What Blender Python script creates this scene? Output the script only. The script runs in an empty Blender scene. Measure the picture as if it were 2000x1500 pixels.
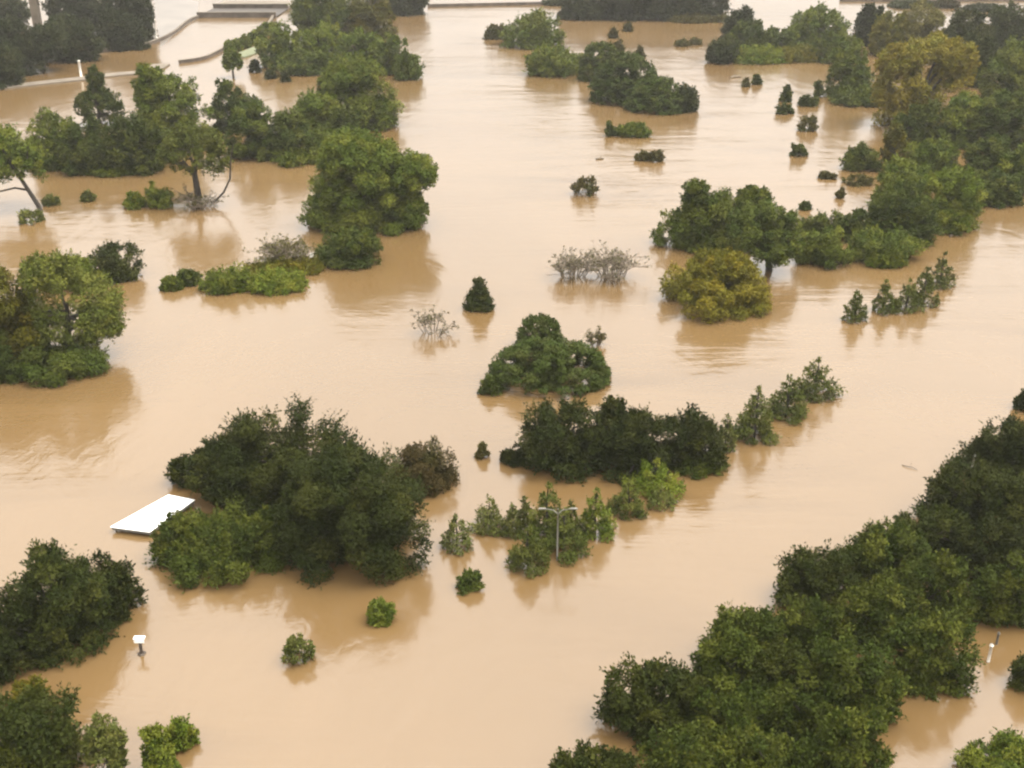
import bpy, math
import numpy as np
from mathutils import Vector
R = math.radians

# ------------------------------------------------------------------ camera, sky, sun, exposure
scene = bpy.context.scene
COL = scene.collection
CAM_H, PITCH, FPX = 45.0, R(25.0), 2200.0
cam_data = bpy.data.cameras.new("camera")
cam_data.sensor_width = 36.0
cam_data.lens = 36.0 * FPX / 2000.0
cam_data.clip_start, cam_data.clip_end = 0.5, 20000.0
cam = bpy.data.objects.new("camera", cam_data)
COL.objects.link(cam)
cam.location = (0, 0, CAM_H)
cam.rotation_euler = (R(90) - PITCH, 0, 0)
scene.camera = cam

SUN_EL, SUN_AZ = R(66), R(85)          # high, veiled sun, off to the right
world = bpy.data.worlds.new("World")
scene.world = world
world.use_nodes = True
wn, wl = world.node_tree.nodes, world.node_tree.links
wn.clear()
sky = wn.new("ShaderNodeTexSky")
sky.sky_type = 'NISHITA'
sky.sun_disc = False
sky.sun_elevation = SUN_EL
sky.sun_rotation = SUN_AZ
sky.dust_density = 2.5
hsv = wn.new("ShaderNodeHueSaturation")
hsv.inputs["Saturation"].default_value = 0.12      # the blue is hidden by an even cloud cover
tintw = wn.new("ShaderNodeMix")
tintw.data_type = 'RGBA'; tintw.blend_type = 'MULTIPLY'
tintw.inputs[0].default_value = 1.0
tintw.inputs[7].default_value = (1.0, 0.955, 0.895, 1)
bg = wn.new("ShaderNodeBackground")
bg.inputs["Strength"].default_value = 0.11
wo = wn.new("ShaderNodeOutputWorld")
wl.new(sky.outputs[0], hsv.inputs["Color"])
wl.new(hsv.outputs[0], tintw.inputs[6])
# an overcast sky is brighter overhead than along the horizon
tcw = wn.new("ShaderNodeTexCoord"); sepw = wn.new("ShaderNodeSeparateXYZ")
wl.new(tcw.outputs["Generated"], sepw.inputs[0])
cie = wn.new("ShaderNodeMapRange")
cie.inputs["From Min"].default_value = 0.0; cie.inputs["From Max"].default_value = 1.0
cie.inputs["To Min"].default_value = 0.28; cie.inputs["To Max"].default_value = 1.8
wl.new(sepw.outputs["Z"], cie.inputs["Value"])
even = wn.new("ShaderNodeMix"); even.data_type = 'RGBA'
even.inputs[0].default_value = 0.65
even.inputs[7].default_value = (5.3, 5.14, 4.92, 1)      # the cloud sheet itself
wl.new(tintw.outputs[2], even.inputs[6])
grad = wn.new("ShaderNodeMix"); grad.data_type = 'RGBA'; grad.blend_type = 'MULTIPLY'
grad.inputs[0].default_value = 1.0
wl.new(even.outputs[2], grad.inputs[6]); wl.new(cie.outputs[0], grad.inputs[7])
wl.new(grad.outputs[2], bg.inputs[0])
wl.new(bg.outputs[0], wo.inputs[0])

sd = bpy.data.lights.new("sun", 'SUN')
sd.energy = 0.9
sd.angle = R(45)
sd.color = (1.0, 0.94, 0.84)
sun = bpy.data.objects.new("sun", sd)
COL.objects.link(sun)
# sky sun_rotation is measured from +Y towards +X; the lamp looks along -Z
sdir = Vector((math.sin(SUN_AZ) * math.cos(SUN_EL), math.cos(SUN_AZ) * math.cos(SUN_EL), math.sin(SUN_EL)))
sun.rotation_euler = sdir.to_track_quat('Z', 'Y').to_euler()

vs = scene.view_settings
vs.view_transform = 'Standard'
vs.look = 'None'
vs.gamma = 1.0
vs.use_curve_mapping = False
vs.exposure = 2.36
scene.cycles.filter_width = 2.3          # the photograph itself is soft
scene.cycles.max_bounces = 6
scene.cycles.diffuse_bounces = 3
scene.cycles.glossy_bounces = 2
scene.cycles.transmission_bounces = 3
scene.cycles.use_denoising = True

# ------------------------------------------------------------------ picture <-> place
CP, SP = math.cos(PITCH), math.sin(PITCH)
def at(px, py, z=0.0):
    u, v = (px - 1000.0) / FPX, (750.0 - py) / FPX
    d = Vector((u, CP + v * SP, -SP + v * CP))
    t = (z - CAM_H) / d.z
    p = Vector((0, 0, CAM_H)) + d * t
    return p, FPX / t                     # the point, and picture units per metre there
def dep(py):                              # how steeply one looks down there
    return PITCH - math.atan((750.0 - py) / FPX)

# ------------------------------------------------------------------ helpers
def tag(o, label=None, cat=None, group=None, kind=None):
    if label: o["label"] = label
    if cat: o["category"] = cat
    if group: o["group"] = group
    if kind: o["kind"] = kind
    return o
def empty(name, loc, label, cat, group=None, rz=0.0):
    o = bpy.data.objects.new(name, None)
    o.empty_display_size = 0.3
    COL.objects.link(o)
    o.location = loc
    o.rotation_euler = (0, 0, rz)
    return tag(o, label, cat, group)
def link_mesh(name, me, mat, parent=None, loc=None):
    if mat: me.materials.append(mat)
    o = bpy.data.objects.new(name, me)
    COL.objects.link(o)
    if parent: o.parent = parent
    if loc is not None: o.location = loc
    return o
class MB:
    """collects quads / polygons, then links them as one mesh"""
    def __init__(self): self.v, self.f, self.sm = [], [], []
    def add(self, vs_, fs, smooth=False):
        n = len(self.v)
        self.v += [tuple(p) for p in vs_]
        self.f += [tuple(i + n for i in f) for f in fs]
        self.sm += [smooth] * len(fs)
    def box(self, c, s, rz=0.0):
        x, y, z = s[0] / 2, s[1] / 2, s[2] / 2
        co, si = math.cos(rz), math.sin(rz)
        pts = []
        for dz in (-z, z):
            for dx, dy in ((-x, -y), (x, -y), (x, y), (-x, y)):
                pts.append((c[0] + dx * co - dy * si, c[1] + dx * si + dy * co, c[2] + dz))
        self.add(pts, [(0, 3, 2, 1), (4, 5, 6, 7), (0, 1, 5, 4), (1, 2, 6, 5), (2, 3, 7, 6), (3, 0, 4, 7)])
    def tube(self, pts, rad, n=6, cap=True):
        pts = [Vector(p) for p in pts]
        rings = []
        for i, p in enumerate(pts):
            d = (pts[min(i + 1, len(pts) - 1)] - pts[max(i - 1, 0)]).normalized()
            a = d.cross(Vector((0.31, 0.9, 0.2))).normalized()
            b = d.cross(a)
            rings += [p + (a * math.cos(k * 2 * math.pi / n) + b * math.sin(k * 2 * math.pi / n)) * rad[i] for k in range(n)]
        fs = []
        for i in range(len(pts) - 1):
            for k in range(n):
                k2 = (k + 1) % n
                fs.append((i * n + k, i * n + k2, (i + 1) * n + k2, (i + 1) * n + k))
        if cap:
            fs.append(tuple(range(n))); fs.append(tuple(reversed(range((len(pts) - 1) * n, len(pts) * n))))
        self.add(rings, fs, True)
    def build(self, name, mat, parent=None, loc=None, bevel=0):
        me = bpy.data.meshes.new(name)
        me.from_pydata(self.v, [], self.f)
        me.polygons.foreach_set("use_smooth", self.sm)
        me.update()
        o = link_mesh(name, me, mat, parent, loc)
        if bevel:
            m = o.modifiers.new("bevel", 'BEVEL'); m.width = bevel; m.segments = 2; m.limit_method = 'ANGLE'
        return o

# ------------------------------------------------------------------ materials
def new_mat(name):
    m = bpy.data.materials.new(name)
    m.use_nodes = True
    nt = m.node_tree
    nt.nodes.clear()
    return m, nt.nodes, nt.links
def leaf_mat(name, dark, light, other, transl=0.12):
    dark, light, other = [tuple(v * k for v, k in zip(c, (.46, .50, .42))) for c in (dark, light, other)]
    """leaf colours run from dark to light leaf by leaf, and drift towards a third hue clump by clump"""
    m, N, L = new_mat(name)
    a = N.new("ShaderNodeAttribute"); a.attribute_name = "tint"
    b = N.new("ShaderNodeAttribute"); b.attribute_name = "clump"
    m1 = N.new("ShaderNodeMix"); m1.data_type = 'RGBA'
    m1.inputs[6].default_value = (*dark, 1); m1.inputs[7].default_value = (*light, 1)
    L.new(a.outputs["Fac"], m1.inputs[0])
    m2 = N.new("ShaderNodeMix"); m2.data_type = 'RGBA'
    m2.inputs[7].default_value = (*other, 1)
    L.new(m1.outputs[2], m2.inputs[6])
    L.new(b.outputs["Fac"], m2.inputs[0])
    oi = N.new("ShaderNodeObjectInfo")
    mr = N.new("ShaderNodeMapRange"); mr.inputs["To Min"].default_value = 0.85; mr.inputs["To Max"].default_value = 1.3
    L.new(oi.outputs["Random"], mr.inputs["Value"])
    h = N.new("ShaderNodeHueSaturation")
    L.new(m2.outputs[2], h.inputs["Color"]); L.new(mr.outputs[0], h.inputs["Value"])
    p = N.new("ShaderNodeBsdfPrincipled")
    p.inputs["Roughness"].default_value = 0.6
    p.inputs["Specular IOR Level"].default_value = 0.05
    L.new(h.outputs[0], p.inputs["Base Color"])
    t = N.new("ShaderNodeBsdfTranslucent")
    L.new(h.outputs[0], t.inputs["Color"])
    mx = N.new("ShaderNodeMixShader"); mx.inputs[0].default_value = transl
    L.new(p.outputs[0], mx.inputs[1]); L.new(t.outputs[0], mx.inputs[2])
    o = N.new("ShaderNodeOutputMaterial")
    L.new(mx.outputs[0], o.inputs["Surface"])
    return m
def plain_mat(name, c1, c2, scale=1.0, rough=0.8, bump=0.0, stretch=(1, 1, 1), spec=0.4):
    m, N, L = new_mat(name)
    tc = N.new("ShaderNodeTexCoord")
    mp = N.new("ShaderNodeMapping"); mp.inputs["Scale"].default_value = stretch
    L.new(tc.outputs["Object"], mp.inputs["Vector"])
    n = N.new("ShaderNodeTexNoise"); n.inputs["Scale"].default_value = scale; n.inputs["Detail"].default_value = 6
    L.new(mp.outputs[0], n.inputs["Vector"])
    r = N.new("ShaderNodeMapRange"); r.inputs["From Min"].default_value = 0.3; r.inputs["From Max"].default_value = 0.7
    L.new(n.outputs["Fac"], r.inputs["Value"])
    mx = N.new("ShaderNodeMix"); mx.data_type = 'RGBA'
    mx.inputs[6].default_value = (*c1, 1); mx.inputs[7].default_value = (*c2, 1)
    L.new(r.outputs[0], mx.inputs[0])
    p = N.new("ShaderNodeBsdfPrincipled"); p.inputs["Roughness"].default_value = rough
    p.inputs["Specular IOR Level"].default_value = spec
    L.new(mx.outputs[2], p.inputs["Base Color"])
    if bump:
        b = N.new("ShaderNodeBump"); b.inputs["Strength"].default_value = bump; b.inputs["Distance"].default_value = 0.05
        L.new(n.outputs["Fac"], b.inputs["Height"]); L.new(b.outputs[0], p.inputs["Normal"])
    o = N.new("ShaderNodeOutputMaterial"); L.new(p.outputs[0], o.inputs["Surface"])
    return m
LEAF = {
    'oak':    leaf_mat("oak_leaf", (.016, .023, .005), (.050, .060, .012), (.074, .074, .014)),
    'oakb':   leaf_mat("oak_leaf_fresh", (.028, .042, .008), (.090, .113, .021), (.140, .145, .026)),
    'far':    leaf_mat("far_leaf", (.030, .037, .015), (.058, .067, .027), (.070, .070, .028)),
    'green':  leaf_mat("green_leaf", (.042, .060, .009), (.130, .162, .025), (.200, .200, .030)),
    'bright': leaf_mat("bright_leaf", (.060, .086, .009), (.165, .200, .026), (.230, .220, .032)),
    'olive':  leaf_mat("olive_leaf", (.072, .070, .008), (.165, .150, .020), (.200, .150, .016)),
    'gold':   leaf_mat("golden_leaf", (.140, .105, .014), (.310, .225, .034), (.200, .180, .030)),
    'tan':    leaf_mat("tan_leaf", (.150, .125, .040), (.270, .215, .075), (.180, .160, .045)),
    'rust':   leaf_mat("rusty_leaf", (.040, .030, .010), (.092, .060, .020), (.056, .060, .014)),
    'sap':    leaf_mat("sapling_leaf", (.066, .076, .020), (.175, .185, .052), (.200, .185, .050)),
    'willow': leaf_mat("willow_leaf", (.056, .068, .012), (.155, .170, .034), (.190, .180, .036)),
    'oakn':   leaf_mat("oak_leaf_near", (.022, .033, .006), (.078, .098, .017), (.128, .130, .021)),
    'vine':   leaf_mat("vine_leaf", (.036, .053, .010), (.092, .120, .024), (.085, .092, .020)),
    'amber':  leaf_mat("amber_leaf", (.090, .082, .008), (.215, .185, .022), (.260, .190, .020)),
    'young':  leaf_mat("young_leaf", (.044, .054, .011), (.120, .136, .030), (.165, .160, .036)),
    'grey':   leaf_mat("withered_leaf", (.090, .070, .042), (.190, .152, .098), (.130, .112, .060)),
    'brown':  leaf_mat("drowned_leaf", (.075, .060, .018), (.160, .122, .040), (.095, .092, .024)),
}
BARK = plain_mat("bark", (.014, .011, .008), (.036, .029, .020), 3.0, 0.9, 0.4, (1, 1, .25))
TWIG = plain_mat("grey_twig", (.100, .078, .055), (.210, .170, .125), 4.0, 0.9)
DRIFT = plain_mat("driftwood_bark", (.060, .045, .028), (.120, .090, .055), 4.0, 0.9)
CONC = plain_mat("weathered_concrete", (.085, .068, .048), (.14, .115, .085), .35, 0.85, 0.15)
CONCD = plain_mat("stained_concrete", (.045, .034, .026), (.105, .082, .062), .5, 0.9, 0.15)
WHITE = plain_mat("white_painted_metal", (.80, .80, .78), (.86, .86, .84), .6, 0.45, 0.0)
PALE = plain_mat("pale_post_paint", (.70, .67, .60), (.80, .77, .70), 1.5, 0.6)
GALV = plain_mat("galvanised_steel", (.11, .105, .09), (.16, .15, .13), 2.0, 0.5)
DARKP = plain_mat("dark_wood_post", (.045, .035, .026), (.085, .066, .05), 3.0, 0.8)
GRASSM = plain_mat("bank_grass", (.085, .095, .050), (.13, .14, .08), .8, 0.95, 0.3)

# flood water: opaque silt under a reflecting skin
def water_material():
    m, N, L = new_mat("silty_flood_water")
    tc = N.new("ShaderNodeTexCoord")
    def noise(scale, stretch, rz, detail=3, rough=0.5):
        mp = N.new("ShaderNodeMapping")
        mp.inputs["Scale"].default_value = stretch
        mp.inputs["Rotation"].default_value = (0, 0, rz)
        L.new(tc.outputs["Object"], mp.inputs["Vector"])
        n = N.new("ShaderNodeTexNoise")
        n.inputs["Scale"].default_value = scale; n.inputs["Detail"].default_value = detail; n.inputs["Roughness"].default_value = rough
        n.inputs["Distortion"].default_value = 0.6
        L.new(mp.outputs[0], n.inputs["Vector"])
        return n
    silt = noise(0.018, (1, .45, 1), R(25), 5, .55)       # broad plumes of silt along the current
    r = N.new("ShaderNodeMapRange"); r.inputs["From Min"].default_value = .32; r.inputs["From Max"].default_value = .68
    L.new(silt.outputs["Fac"], r.inputs["Value"])
    mx = N.new("ShaderNodeMix"); mx.data_type = 'RGBA'
    mx.inputs[6].default_value = (.096, .058, .022, 1); mx.inputs[7].default_value = (.122, .076, .032, 1)
    L.new(r.outputs[0], mx.inputs[0])
    band = noise(0.10, (.22, 1, 1), R(-52), 6, .6)        # long drawn-out silt bands
    br = N.new("ShaderNodeMapRange"); br.inputs["From Min"].default_value = .50; br.inputs["From Max"].default_value = .72
    L.new(band.outputs["Fac"], br.inputs["Value"])
    where = noise(0.012, (1, .6, 1), R(10), 2, .5)
    wr = N.new("ShaderNodeMapRange"); wr.inputs["From Min"].default_value = .42; wr.inputs["From Max"].default_value = .60
    L.new(where.outputs["Fac"], wr.inputs["Value"])
    bm = N.new("ShaderNodeMath"); bm.operation = 'MULTIPLY'
    L.new(br.outputs[0], bm.inputs[0]); L.new(wr.outputs[0], bm.inputs[1])
    m3 = N.new("ShaderNodeMix"); m3.data_type = 'RGBA'
    m3.inputs[7].default_value = (.070, .041, .015, 1)
    L.new(mx.outputs[2], m3.inputs[6]); L.new(bm.outputs[0], m3.inputs[0])
    p = N.new("ShaderNodeBsdfPrincipled")
    L.new(m3.outputs[2], p.inputs["Base Color"])
    p.inputs["IOR"].default_value = 1.76
    p.inputs["Roughness"].default_value = 0.16
    w1 = noise(0.16, (1, .55, 1), R(35), 3, .5)           # slow boils of the current
    w2 = noise(1.3, (1, .6, 1), R(-20), 3, .55)           # small ripples
    calm = noise(0.03, (1, .5, 1), R(30), 2, .5)
    cr = N.new("ShaderNodeMapRange"); cr.inputs["From Min"].default_value = .4; cr.inputs["From Max"].default_value = .62
    cr.inputs["To Min"].default_value = .25; cr.inputs["To Max"].default_value = 1.0
    L.new(calm.outputs["Fac"], cr.inputs["Value"])
    mu = N.new("ShaderNodeMath"); mu.operation = 'MULTIPLY'
    L.new(w2.outputs["Fac"], mu.inputs[0]); L.new(cr.outputs[0], mu.inputs[1])
    b1 = N.new("ShaderNodeBump"); b1.inputs["Distance"].default_value = 0.30; b1.inputs["Strength"].default_value = 0.6
    L.new(w1.outputs["Fac"], b1.inputs["Height"])
    b2 = N.new("ShaderNodeBump"); b2.inputs["Distance"].default_value = 0.035; b2.inputs["Strength"].default_value = 0.9
    L.new(mu.outputs[0], b2.inputs["Height"]); L.new(b1.outputs[0], b2.inputs["Normal"])
    sw = N.new("ShaderNodeMath"); sw.operation = 'MULTIPLY'
    L.new(band.outputs["Fac"], sw.inputs[0]); L.new(wr.outputs[0], sw.inputs[1])
    b3 = N.new("ShaderNodeBump"); b3.inputs["Distance"].default_value = 0.9; b3.inputs["Strength"].default_value = 0.6
    L.new(sw.outputs[0], b3.inputs["Height"]); L.new(b2.outputs[0], b3.inputs["Normal"])
    L.new(b3.outputs[0], p.inputs["Normal"])
    o = N.new("ShaderNodeOutputMaterial"); L.new(p.outputs[0], o.inputs["Surface"])
    return m
mb = MB()
S = 9000.0
mb.add([(-S, -S, 0), (S, -S, 0), (S, S, 0), (-S, S, 0)], [(0, 1, 2, 3)])
water = tag(mb.build("water", water_material()), kind="structure")

# ------------------------------------------------------------------ foliage
def unit(a): return a / np.maximum(np.linalg.norm(a, axis=-1, keepdims=True), 1e-9)
def leaf_mesh(name, P, T, B, tint, clump):
    """one diamond leaf per row: centre P, half length vector T, half width vector B"""
    n = len(P)
    V = np.empty((n, 4, 3), np.float32)
    V[:, 0] = P - T; V[:, 1] = P + B; V[:, 2] = P + T; V[:, 3] = P - B
    me = bpy.data.meshes.new(name)
    me.vertices.add(n * 4); me.loops.add(n * 4); me.polygons.add(n)
    me.vertices.foreach_set("co", V.ravel())
    me.loops.foreach_set("vertex_index", np.arange(n * 4, dtype=np.int32))
    me.polygons.foreach_set("loop_start", np.arange(0, n * 4, 4, dtype=np.int32))
    a = me.attributes.new("tint", 'FLOAT', 'FACE'); a.data.foreach_set("value", tint.astype(np.float32))
    a = me.attributes.new("clump", 'FLOAT', 'FACE'); a.data.foreach_set("value", clump.astype(np.float32))
    me.update()
    return me
STYLE = {  # zc: height of the crown's widest level (share of height); clump: clump radius / crown radius; spray: shoots per clump
    'oak':   dict(zc=.20, clump=.21, spray=12, shoot=.80, cover=2.2, flat=.85, rough=.20, box=2.25),
    'broad': dict(zc=.18, clump=.22, spray=6, shoot=.50, cover=2.2, flat=.85, rough=.24, box=2.4),
    'thin':  dict(zc=.42, clump=.21, spray=6, shoot=.65, cover=1.4, flat=.80, rough=.28, box=2),
    'shrub': dict(zc=.10, clump=.27, spray=6, shoot=.55, cover=2.2, flat=.85, rough=.22, box=2.2),
    'mound': dict(zc=.03, clump=.14, spray=1, shoot=.40, cover=2.5, flat=.75, rough=.06, box=2.1, jit=.92),
    'low':   dict(zc=.05, clump=.24, spray=7, shoot=.80, cover=2.0, flat=.80, rough=.32, box=2.2, drop=.15),
    'sap':   dict(zc=.0, clump=.35, spray=5, shoot=.65, cover=1.15, flat=.80, rough=.2, box=2, whorl=8),
    'tuft':  dict(zc=.0, clump=.27, spray=7, shoot=.8, cover=.9, flat=.7, rough=.5, box=2, drop=.4),
}
def clumps_of(rng, ells, st):
    C, CR = [], []
    for (c, rx, ry, rz) in ells:
        rm = (rx * ry * rz) ** (1 / 3)
        cr = st['clump'] * rm * (1.0 if rm < 3 else (3 / rm) ** .25)
        area = 4 * math.pi * (((rx * ry) ** 1.6 + (rx * rz) ** 1.6 + (ry * rz) ** 1.6) / 3) ** (1 / 1.6)
        n = int(max(7, (.80 if st['zc'] > .25 else .95 if st['zc'] > .08 else 1.25) * area / (math.pi * cr * cr)))
        d = unit(rng.normal(size=(n * 3, 3)))
        d = d[d[:, 2] > -.75][:n]
        bumps = unit(rng.normal(size=(6, 3)))
        s = 1 + (np.maximum(0, d @ bumps.T) ** 4 @ (rng.uniform(-1.1, 1.0, 6) * st['rough']))
        rad = np.array([max(rx - cr * .8, rx * .4), max(ry - cr * .8, ry * .4), max(rz - cr * .8, rz * .4)])
        s = s / (np.sum(np.abs(d) ** st['box'], 1) ** (1 / st['box']))
        f = rng.uniform(st.get('jit', .78), 1.04, len(d)) * s
        f[rng.random(len(d)) < (.22 if 'jit' not in st else .05)] *= .7
        C.append(np.array(c) + d * rad * f[:, None]); CR.append(cr * rng.uniform(.65, 1.25, len(d)))
        if st['cover'] >= 2:                  # a full crown is leafy inside as well
            m = max(3, len(d) // 5)
            C.append(np.array(c) + unit(rng.normal(size=(m, 3))) * rad * rng.uniform(.1, .6, (m, 1))); CR.append(cr * rng.uniform(1.1, 1.6, m))
    return np.concatenate(C), np.concatenate(CR)
def cone_clumps(rng, rx, ry, H, st):
    """young tree: whorls of tufts that get shorter to the leader"""
    C, CR = [], []
    r = (rx + ry) / 2
    levels = max(4, int(H / max(.45 * r, .25)))
    for i in range(levels):
        t = i / (levels - 1)
        rr = (1 - t) ** .75 * .86 + .06
        k = max(1, int(round(st['whorl'] * (1 - t) ** .7)))
        a0 = rng.uniform(0, 6.28)
        for j in range(k):
            a = a0 + j * 6.283 / k + rng.normal() * .25
            q = rr * rng.uniform(.55, 1.08)
            C.append((rx * q * math.cos(a), ry * q * math.sin(a), H * (t * .9 + .03) + rng.normal() * .03 * H))
            CR.append(st['clump'] * r * (.55 + .6 * (1 - t)) * rng.uniform(.75, 1.2))
    return np.array(C), np.array(CR)
def foliage(name, rng, C, CR, st, leaf, dens=1.0, centre=None, zmin=.03):
    area = 4 * math.pi * CR ** 2
    n = np.maximum(6, (st['cover'] * dens * area / (leaf * leaf * .48) * .42)).astype(int)
    idx = np.repeat(np.arange(len(C)), n)
    d = unit(rng.normal(size=(len(idx), 3)))
    d[:, 2] = np.abs(d[:, 2]) * np.where(rng.random(len(idx)) < .72, 1, -1)
    r = CR[idx] * (.45 + .62 * rng.random(len(idx)) ** .6)
    P = C[idx] + d * r[:, None] * np.array([1, 1, st['flat']])
    Nn = unit(d * .8 + np.array([0, 0, .55]) + rng.normal(size=d.shape) * .55)
    T = unit(np.cross(Nn, rng.normal(size=d.shape)))
    # shoots that stick out of the clumps
    k = st['spray']
    if k:
        si = np.repeat(np.arange(len(C)), k)
        sd_ = unit(rng.normal(size=(len(si), 3)) + np.array([0, 0, .9]))
        if centre is not None: sd_ = unit(sd_ + .8 * unit(C[si] - centre))
        base = C[si] + sd_ * (CR[si] * .75)[:, None]
        m = 7
        ln = (CR[si] * st['shoot'] * rng.uniform(.5, 1.3, len(si)))
        q = np.tile(np.linspace(.1, 1, m), len(si))
        I = np.repeat(np.arange(len(si)), m)
        sp = base[I] + sd_[I] * (ln[I] * q)[:, None] + rng.normal(size=(len(I), 3)) * (leaf * .3)
        stn = unit(sd_[I] + rng.normal(size=(len(I), 3)) * .5)
        sn = unit(np.cross(stn, rng.normal(size=stn.shape)) + np.array([0, 0, .4]))
        P = np.concatenate([P, sp]); Nn = np.concatenate([Nn, sn]); T = np.concatenate([T, stn]); idx = np.concatenate([idx, si[I]])
    B = unit(np.cross(Nn, T))
    L = leaf * rng.uniform(.7, 1.35, len(P))[:, None] * .5
    tint = np.clip(rng.normal(.52, .15, len(P)), 0, 1)
    cl = np.clip(rng.normal(.30, .36, len(C)), 0, 1)[idx]
    ok = P[:, 2] > zmin
    return leaf_mesh(name, P[ok], (T * L)[ok], (B * L * .48)[ok], tint[ok], cl[ok])
def wood(rng, C, base, top, r0, n_limb=6, lean=(0, 0), zb=-1.2):
    """tapered trunk with limbs that run out into the clumps"""
    mb = MB()
    b = Vector(base); t = Vector(top)
    pts, rad = [], []
    for i in range(6):
        q = i / 5
        p = b.lerp(t, q) + Vector((rng.normal() * .12 * r0 * 4 * math.sin(q * 3.1), rng.normal() * .12 * r0 * 4 * math.sin(q * 3.1), 0))
        pts.append(p); rad.append(r0 * (1.25 - .85 * q))
    pts.insert(0, b + Vector((0, 0, zb))); rad.insert(0, r0 * 1.5)
    mb.tube(pts, rad, 8)
    if len(C):
        for i in rng.choice(len(C), min(n_limb, len(C)), replace=False):
            q = rng.uniform(.4, .95)
            s = b.lerp(t, q); e = Vector(C[i])
            m = s.lerp(e, .5) + Vector((rng.normal() * .1, rng.normal() * .1, .12 * (e - s).length))
            e = s.lerp(e, .82)
            mb.tube([s, m, e], [r0 * (1.1 - .75 * q) * .6, r0 * .33, r0 * .12], 6)
    return mb

SEED = [100]
def solve(bbox, zc, depth):
    """centre, radii and height of a crown standing in the water that fills that box of the picture"""
    x0, y0, x1, y1 = bbox
    W, Hpx = x1 - x0, y1 - y0
    r = W / 2
    ph = np.linspace(-math.pi / 2, math.pi / 2, 61)
    d = dep(y1 - .2 * Hpx)
    sd_, cd = math.sin(d), math.cos(d)
    ry = min(r * depth, .42 * Hpx / sd_)
    def ext(H):
        z0 = zc * H; a = H - z0
        z = z0 + a * np.sin(ph); rr = ry * np.cos(ph)
        ok = z >= 0
        bot = np.max(rr[ok] * sd_ - z[ok] * cd)
        top = np.max(rr * sd_ + z * cd)
        return top, bot
    lo, hi = .01 * Hpx, 3 * Hpx
    for _ in range(40):
        mid = (lo + hi) / 2
        t, b = ext(mid)
        if t + b > Hpx: hi = mid
        else: lo = mid
    t, b = ext(lo)
    p, s = at((x0 + x1) / 2, y1 - b)
    return p, s, r / s, ry / s, lo / s
def leaf_size(s, k=1.0):
    return min(.9, max(.19, 2.6 / (s * .512))) * k

def plant(kind, bbox, label, col, name, cat, group=None, depth=.9, dens=1.0, base=None, lobes=(), leafk=1.0, trunk=True, seed=None, **over):
    """bbox: the crown in the photograph. base: where its trunk leaves the water, when that shows; lobes: further crown lobes"""
    SEED[0] += 1
    rng = np.random.default_rng(seed or SEED[0])
    st = dict(STYLE[kind]); st.update(over)
    if kind in ('oak', 'broad'):              # shoots stand out beyond the clumps
        w_, h_ = bbox[2] - bbox[0], bbox[3] - bbox[1]
        bbox = (bbox[0] + .02 * w_, bbox[1] + .05 * h_, bbox[2] - .02 * w_, bbox[3] - .01 * h_)
    if base is None:
        p, s, rx, ry, H = solve(bbox, st['zc'], depth)
        ctr = (0, 0, st['zc'] * H); a = H * (1 - st['zc'])
        d = dep(bbox[3])
    else:
        p, s = at(*base)
        d = dep(base[1])
        rx = (bbox[2] - bbox[0]) / 2 / s; ry = min(rx * depth, .8 * (bbox[3] - bbox[1]) / 2 / s / math.sin(d))
        hp = (bbox[3] - bbox[1]) / 2 / s
        a = math.sqrt(max(hp ** 2 - (ry * math.sin(d)) ** 2, .05 * hp * hp)) / math.cos(d)
        back = .4 * ry                          # the stem stands before the middle of the crown
        zc = ((base[1] - (bbox[1] + bbox[3]) / 2) / s - back * math.sin(d)) / math.cos(d)
        ctr = ((((bbox[0] + bbox[2]) / 2) - base[0]) / s, back, zc); H = zc + a
    ells = [(ctr, rx, ry, a)]
    bx, by = (base if base else ((bbox[0] + bbox[2]) / 2, bbox[3] - ry * s * math.sin(d) * .9))
    for lb in lobes:
        lr = (lb[2] - lb[0]) / 2 / s
        hp = (lb[3] - lb[1]) / 2 / s
        lry = min(lr, .8 * hp / math.sin(d))
        la = math.sqrt(max(hp ** 2 - (lry * math.sin(d)) ** 2, .05 * hp * hp)) / math.cos(d)
        ells.append(((((lb[0] + lb[2]) / 2 - bx) / s, rng.normal() * .3, max((by - (lb[1] + lb[3]) / 2) / s / math.cos(d), .1)), lr, lry, la))
    lf = leaf_size(s, leafk * (1.15 if kind == 'oak' and s > 20 else 1.0))
    if kind == 'sap':
        C, CR = cone_clumps(rng, rx, ry, H, st)
    else:
        C, CR = clumps_of(rng, ells, st)
    keep = (C[:, 2] > -.35 * CR) & (rng.random(len(C)) > st.get('drop', 0))
    if keep.sum() < 4: keep[:] = True
    C, CR = C[keep], CR[keep]
    C[:, 2] = np.maximum(C[:, 2], CR * .25)
    treelike = kind in ('oak', 'broad', 'thin', 'sap') and trunk
    me = foliage("crown", rng, C, CR, st, lf, dens, np.array([ctr[0], ctr[1], max(0., ctr[2] * .6)]))
    if not treelike:
        o = link_mesh(name, me, LEAF[col], None, p)
        tag(o, label, cat, group)
        return o, C, s, rng
    o = empty(name, p, label, cat, group)
    link_mesh("crown", me, LEAF[col], o)
    r0 = max(.05, .045 * (rx + ry) * .5 + .02 * H)
    if kind == 'sap':
        w = wood(rng, C, (0, 0, 0), (0, 0, H * .92), r0 * .6, 8)
    else:
        w = wood(rng, C, (0, 0, 0), (ctr[0] * .8, ctr[1] * .5, max(ctr[2], .3 * H) + .25 * a), r0, 9)
    w.build("trunk", BARK, o)
    return o, C, s, rng

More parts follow.
